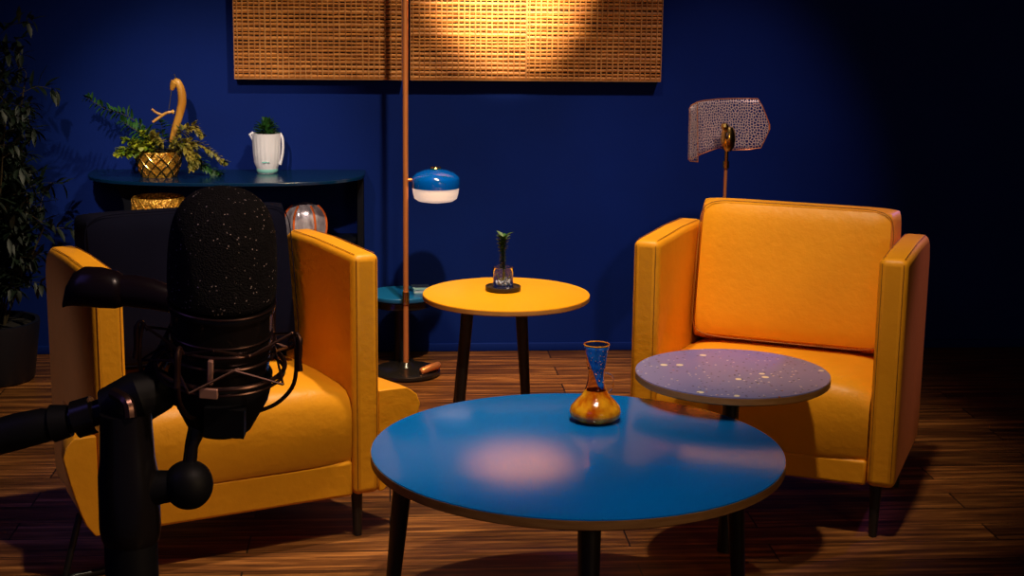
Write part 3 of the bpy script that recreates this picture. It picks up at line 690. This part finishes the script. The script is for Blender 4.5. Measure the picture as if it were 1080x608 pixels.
# ------------------------------------------------------------------ plant in glass on coaster (yellow table)
q = at(530.5, 306.5, z=HY)
t = empty('coaster', (q.x, q.y, HY + 0.0003), 0, 'small round black coaster on the yellow table', 'coaster')
b = B(); lathe(b, [(0, 0), (0.049, 0), (0.0525, 0.004), (0.0525, 0.0135), (0.050, 0.0145), (0.047, 0.010), (0, 0.0095)], 48); link_bm('dish', b, M['black_wood'], t)
t = empty('glass_planter', (q.x, q.y, HY + 0.0102), 0, 'clear glass tumbler with pebbles and dark green plant on the black coaster', 'potted plant')
b = B(); lathe(b, [(0, 0), (0.0285, 0), (0.030, 0.002), (0.030, 0.060), (0.0285, 0.0605), (0.0280, 0.059), (0.028, 0.004), (0, 0.004)], 48); link_bm('glass', b, M['glass'], t)
b = B()
for i in range(60):
    a = rnd.uniform(0, 2 * PI); r_ = 0.023 * math.sqrt(rnd.random()); z_ = 0.0085 + rnd.random() * 0.016; s_ = rnd.uniform(0.003, 0.0045)
    bmesh.ops.create_icosphere(b, subdivisions=1, radius=s_, matrix=Matrix.Translation((r_ * math.cos(a), r_ * math.sin(a), z_)))
tag(link_bm('pebbles', b, M['pebble'], t), kind='stuff')
b, bs = B(), B()
tube(bs, smooth_path([(0, 0, 0.012), (0.002, 0, 0.06), (-0.002, 0, 0.10), (-0.003, 0, 0.145)], 5), 0.0028, 8)
for a in range(5): tube(bs, smooth_path([(0, 0, 0.018), (0.012 * math.cos(a * 1.26), 0.012 * math.sin(a * 1.26), 0.022), (0.023 * math.cos(a * 1.26), 0.023 * math.sin(a * 1.26), 0.038)], 4), 0.0014, 6)
for i in range(70):
    z_ = 0.052 + 0.098 * (i / 70); a = i * 2.4; e_ = 0.1 + 0.55 * (i / 70); w_ = 0.007 + 0.014 * max(0, (z_ - 0.10) / 0.05)
    d = Vector((math.cos(a) * math.cos(e_), math.sin(a) * math.cos(e_), math.sin(e_)))
    leaf(b, (-0.002, 0, z_), d, w_ * rnd.uniform(1.3, 1.9), 0.016, cup=0.2, bend=0.1)
link_bm('stem', bs, M['leaf_dark'], t); link_bm('foliage', b, M['leaf_dark'], t)

# ------------------------------------------------------------------ glass vase on the blue table
q = at(627.5, 443.5, z=HB); dv = (q - CAM).dot(AF); k = dv / FOC
t = empty('glass_vase', (q.x, q.y, HB + 0.0005), 0, 'small amber glass vase with speckled blue flared neck on the blue coffee table', 'vase')
rk = lambda px_: px_ * k
prof = [(0, 0), (rk(16), 0), (rk(22), 0.003), (rk(26.5), 0.012), (rk(27.3), 0.022), (rk(25.5), 0.034), (rk(20), 0.048), (rk(14.5), 0.060), (rk(11.5), 0.072)]
b = B(); lathe(b, prof + [(rk(10), 0.072), (rk(12.5), 0.060), (rk(18), 0.047), (rk(23), 0.033), (rk(24.5), 0.022), (rk(22), 0.010), (0, 0.007)], 64); link_bm('bulb', b, M['amber'], t)
neck = [(rk(11.4), 0.0722), (rk(9.3), 0.088), (rk(8.3), 0.105), (rk(8.3), 0.125), (rk(9.6), 0.124), (rk(11.8), 0.166), (rk(13.3), 0.178)]
b = B(); lathe(b, neck + [(r_ - 0.0016, z_) for r_, z_ in reversed(neck)], 48); nk = link_bm('neck', b, M['amber_clear'], t)
def rn(z_):
    for (r0, z0), (r1, z1) in zip(neck, neck[1:]):
        if z0 <= z_ <= z1: return r0 + (r1 - r0) * (z_ - z0) / (z1 - z0)
    return neck[-1][0]
b = B(); rows = []
for i in range(13):
    z_ = 0.078 + 0.098 * i / 12; q_ = i / 12
    a0 = R(-75 - 95 * min(1, q_ * 1.1)); a1 = R(-45 + 25 * q_)
    if i == 0: a0 = R(-62); a1 = R(-50)
    rows.append([((rn(z_) + 0.0012) * math.cos(a0 + (a1 - a0) * s_ / 12), (rn(z_) + 0.0012) * math.sin(a0 + (a1 - a0) * s_ / 12), z_) for s_ in range(13)])
loft(b, rows, cap=False, closed=False); bw = link_bm('neck_panel', b, M['blue_glass'], t); bw.modifiers.new('s', 'SOLIDIFY').thickness = 0.0016; bw['label'] = 'speckled blue glass wedge on the neck'
b = B()
for i in range(38):
    z_ = 0.092 + 0.082 * rnd.random(); q_ = (z_ - 0.078) / 0.098; a = R(-75 - 95 * min(1, q_)) * (1) ; a = a + (R(-45 + 25 * q_) - a) * rnd.uniform(.1, .9)
    bmesh.ops.create_icosphere(b, subdivisions=1, radius=rnd.uniform(0.0006, 0.0013), matrix=Matrix.Translation(((rn(z_) + 0.0022) * math.cos(a), (rn(z_) + 0.0022) * math.sin(a), z_)))
tag(link_bm('flecks', b, M['copper'], bw), kind='stuff')
b = B(); torus(b, (0, 0, 0.1785), rk(13.2), 0.0014, 48, 8); link_bm('rim', b, M['amber'], t)
b = B(); tube(b, smooth_path([(rk(9), -.002, 0.112), (rk(15), -.004, 0.108), (rk(18.5), -.004, 0.092), (rk(17), -.004, 0.074), (rk(13), -.003, 0.064)], 6), 0.0014, 8); link_bm('handle', b, M['amber_clear'], t)

# ------------------------------------------------------------------ dark leafy plant at the left edge
gx = at(2, 380, off=0.35).x - 0.08; gy = WALL_Y - 0.36
gx += 0.05
t = empty('potted_bamboo', (gx, gy, 0), 0, 'tall dark leafy plant in a black planter at the left edge', 'potted plant')
b = B(); lathe(b, [(0, 0), (0.13, 0), (0.14, 0.01), (0.165, 0.20), (0.165, 0.21), (0.15, 0.21), (0.145, 0.19), (0, 0.19)], 40); link_bm('planter', b, M['planter'], t)
b = B(); lathe(b, [(0, 0.1905), (0.14, 0.1905), (0, 0.20)], 24); link_bm('soil', b, M['soil'], t)
bl, bs = B(), B(); rg = random.Random(5)
for i in range(34):
    h_ = rg.uniform(0.50, 1.20); lean = rg.uniform(0.02, 0.20); a = rg.uniform(0, 2 * PI)
    ly = max(-0.25, min(0.22, lean * math.sin(a)))
    top = Vector((lean * math.cos(a) + 0.03, ly, h_))
    tube(bs, smooth_path([(0.05 * math.cos(a), 0.05 * math.sin(a), 0.19), (top.x * 0.5, top.y * 0.5, h_ * 0.6), top], 5), [0.004] * 5 + [0.003] * 5 + [0.001], 6)
    for s_ in range(9):
        q_ = 0.35 + 0.65 * s_ / 8; base_ = Vector((top.x * q_ * q_, top.y * q_ * q_, 0.19 + (h_ - 0.19) * q_)); aa = rg.uniform(0, 2 * PI)
        out = Vector((math.cos(aa), 0.5 * math.sin(aa) - 0.15, rg.uniform(0.0, 0.6))).normalized(); tip = base_ + out * rg.uniform(0.08, 0.19); tip.y = min(tip.y, 0.27)
        frond(bl, bs, [base_, (base_ + tip) / 2 + Vector((0, 0, 0.02)), tip], 0.075, 0.018, 3, rg, rad=0.0012, k=3)
for v_ in bl.verts:
    v_.co.y = min(v_.co.y, 0.33)
link_bm('foliage', bl, M['leaf_deep'], t); link_bm('stems', bs, M['stem'], t)

# ------------------------------------------------------------------ microphone, shock mount and stand (foreground)
def MP(px, py, d=1.0): return at(px, py, d=d)
o = MP(234, 315)
U1 = 1 / FOC
mrot = Matrix.Rotation(-YAW, 4, 'Z') @ Matrix.Rotation(R(9), 4, 'X') @ Matrix.Rotation(R(4), 4, 'Y')
me_ = mrot.to_euler()
t = empty('microphone', o, 0, 'large studio microphone with black foam windscreen in the foreground', 'microphone', rot=me_)
b = B(); prof = [(0.0325, -0.001), (0.0350, 0.002), (0.0353, 0.015), (0.0350, 0.030), (0.0340, 0.043), (0.0318, 0.054), (0.0278, 0.063), (0.021, 0.0700), (0.0115, 0.0738), (0, 0.0750)]
lathe(b, [(0, -0.001)] + prof, 64); fm = link_bm('foam_windscreen', b, M['foam'], t, subsurf=1)
b = B(); lathe(b, [(0, -0.060), (0.028, -0.060), (0.031, -0.056), (0.0325, -0.035), (0.0328, -0.0065), (0.0345, -0.006), (0.0348, -0.0035), (0.0340, -0.0012), (0, -0.0012)], 64); link_bm('body', b, M['mic_metal'], t)
b = B(); torus(b, (0, 0, -0.0015), 0.0347, 0.0007, 64, 6); torus(b, (0, 0, -0.022), 0.0332, 0.0006, 64, 6); link_bm('trim_ring', b, M['mic_wire'], t)

t = empty('shock_mount', o, 0, 'dark wire shock mount cradle holding the microphone', 'microphone mount', rot=me_)
b = B()
torus(b, (0, 0, -0.0275), 0.0348, 0.0011, 64, 8); torus(b, (0, 0, -0.036), 0.0352, 0.0010, 64, 8); torus(b, (0, 0, -0.046), 0.042, 0.0016, 64, 8); torus(b, (0, 0, -0.0505), 0.0415, 0.0011, 64, 8)
link_bm('ring', b, M['mic_wire'], t)
def zig(b, r0, z0, r1, z1, n, w, ph=0, amp=0):
    for k_ in range(n):
        a0 = 2 * PI * k_ / n + ph; a1 = a0 + PI / n
        tube(b, [(r0 * math.cos(a0), r0 * math.sin(a0), z0), (r1 * math.cos(a1), r1 * math.sin(a1), z1), ], w, 6)
        tube(b, [(r1 * math.cos(a1), r1 * math.sin(a1), z1), (r0 * math.cos(a0 + 2 * PI / n), r0 * math.sin(a0 + 2 * PI / n), z0)], w, 6)
b = B(); zig(b, 0.035, -0.028, 0.049, -0.016, 5, 0.0009, 0.4); zig(b, 0.0355, -0.036, 0.052, -0.046, 5, 0.0009, 0.1); link_bm('elastic_cord', b, M['mic_wire'], t)
for a in (-12, 60, 132, 192, 250):
    a = R(a); ca, sa = math.cos(a), math.sin(a)
    b = B(); f_ = lambda r_, z_: (r_ * ca, r_ * sa, z_)
    tube(b, smooth_path([f_(0.024, -0.078), f_(0.040, -0.068), f_(0.051, -0.052), f_(0.052, -0.030), f_(0.050, -0.018)], 5), 0.0014, 8)
    tube(b, smooth_path([f_(0.047, -0.022), f_(0.051, -0.016), f_(0.054, -0.020), f_(0.054, -0.034), f_(0.055, -0.042)], 4), [0.0012] * 8 + [0.0019] * 9, 8)
    link_bm('hook_arm', b, M['mic_wire'], t)
b = B(); lathe(b, [(0, -0.094), (0.017, -0.094), (0.021, -0.091), (0.031, -0.070), (0.033, -0.060), (0.0335, -0.052), (0.0325, -0.0505), (0, -0.0605)], 48, sx=1.02)
bx(b, -0.004, 0.022, -0.037, -0.028, -0.082, -0.062)
link_bm('cradle_base', b, M['rubber'], t)
b = B(); bx(b, -0.006, 0.006, -0.0445, -0.0405, -0.0520, -0.0448); bx(b, -0.0018, 0.0018, -0.039, -0.0355, -0.045, -0.028); link_bm('clip', b, M['bright_copper'], t, bevel=0.0008)['label'] = 'bright copper clip'

g0 = MP(136, 520, 1.0)
t = empty('microphone_stand', (g0.x, g0.y, 0), 0, 'black microphone stand with side boom arm, left foreground', 'microphone stand')
def S(px, py, d=1.0): return MP(px, py, d) - Vector((g0.x, g0.y, 0))
b = B(); lathe(b, [(0, 0), (0.13, 0), (0.135, 0.006), (0.13, 0.016), (0.03, 0.026), (0, 0.026)], 48); link_bm('base', b, M['rubber'], t)
zc = [S(136, y_).z for y_ in (575, 480, 440, 412)]
b = B(); tube(b, [(0, 0, 0.02), (0, 0, zc[0])], 0.0172, 28); link_bm('lower_pole', b, M['rubber'], t)
b = B(); lathe(b, [(0, zc[0]), (0.0175, zc[0]), (0.0190, zc[0] + 0.004), (0.0198, zc[0] + 0.010), (0.0193, zc[1] - 0.012), (0.0175, zc[1]), (0.0165, zc[2]), (0.0165, zc[2] + 0.006), (0, zc[2] + 0.006)], 40); link_bm('grip_sleeve', b, M['mic_metal'], t)
# joint block on top and boom to the left
b = B(); tube(b, [S(112, 432), S(146, 420), S(168, 412, 1.01), S(180, 410, 1.03)], [0.0135, 0.0175, 0.0145, 0.009], 20); link_bm('joint_block', b, M['rubber'], t)
b = B(); tube(b, [S(60, 448), S(115, 432)], 0.0085, 16); lathe_c = S(88, 440); tube(b, [S(80, 443), S(100, 437)], 0.0125, 18); link_bm('boom_arm', b, M['mic_metal'], t)
b = B(); tube(b, [S(-60, 478), S(-20, 466), S(20, 455), S(46, 449), S(60, 446)], [0.0115, 0.0118, 0.0122, 0.0115, 0.0095], 18); tube(b, [S(56, 447), S(74, 444)], [0.0125, 0.0105], 18); link_bm('boom_grip', b, M['rubber'], t)
b = B(); tube(b, smooth_path([S(120, 415, .985), S(134, 424, .975), S(137, 440, .975)], 4), 0.004, 8); link_bm('clamp_lever', b, M['mic_wire'], t)
# ball knob holding the cradle
kc = S(199, 511)
b = B(); lathe(b, [(0, -0.0165), (0.008, -0.0155), (0.0145, -0.009), (0.0165, 0), (0.0145, 0.009), (0.008, 0.0145), (0, 0.0160)], 32, kc); link_bm('ball_knob', b, M['rubber'], t, subsurf=2)
b = B(); tube(b, [S(145, 517), S(188, 512)], [0.0125, 0.010], 18); link_bm('knob_shaft', b, M['rubber'], t)
b = B(); tube(b, [S(199, 500), S(202, 470), S(208, 452)], [0.0048, 0.0045, 0.006], 14); link_bm('stem', b, M['mic_metal'], t)
# drooping curved hood on the second arm
rings = []
for (x_, yc, rr, rx) in ((66, 322, 3, .6), (70, 313, 11, .6), (78, 306, 18, .8), (90, 303, 22, .9), (106, 304, 22.5, .9), (122, 306, 21, .9), (128, 307, 18.5, .9), (130, 307, 17, .8), (145, 308, 18, .8), (162, 311, 17, .8), (180, 316, 15, .8), (200, 324, 12, .7)):
    c_ = S(x_, yc, 1.075); up_ = Vector((0, 0, 1)); fw = Vector((AF.x, AF.y, 0)).normalized()
    rr *= U1 * 1.075
    rings.append([c_ + up_ * rr * math.sin(2 * PI * k_ / 20) * (1 if math.sin(2 * PI * k_ / 20) > 0 else 0.95) + fw * rr * rx * math.cos(2 * PI * k_ / 20) for k_ in range(20)])
b = B(); loft(b, rings); bmesh.ops.recalc_face_normals(b, faces=b.faces); link_bm('hooded_arm', b, M['hood'], t)
b = B(); tube(b, smooth_path([S(196, 326, 1.085), S(180, 360, 1.085), S(160, 395, 1.05), S(150, 418, 1.005)], 5), 0.006, 10); link_bm('arm_link', b, M['rubber'], t)
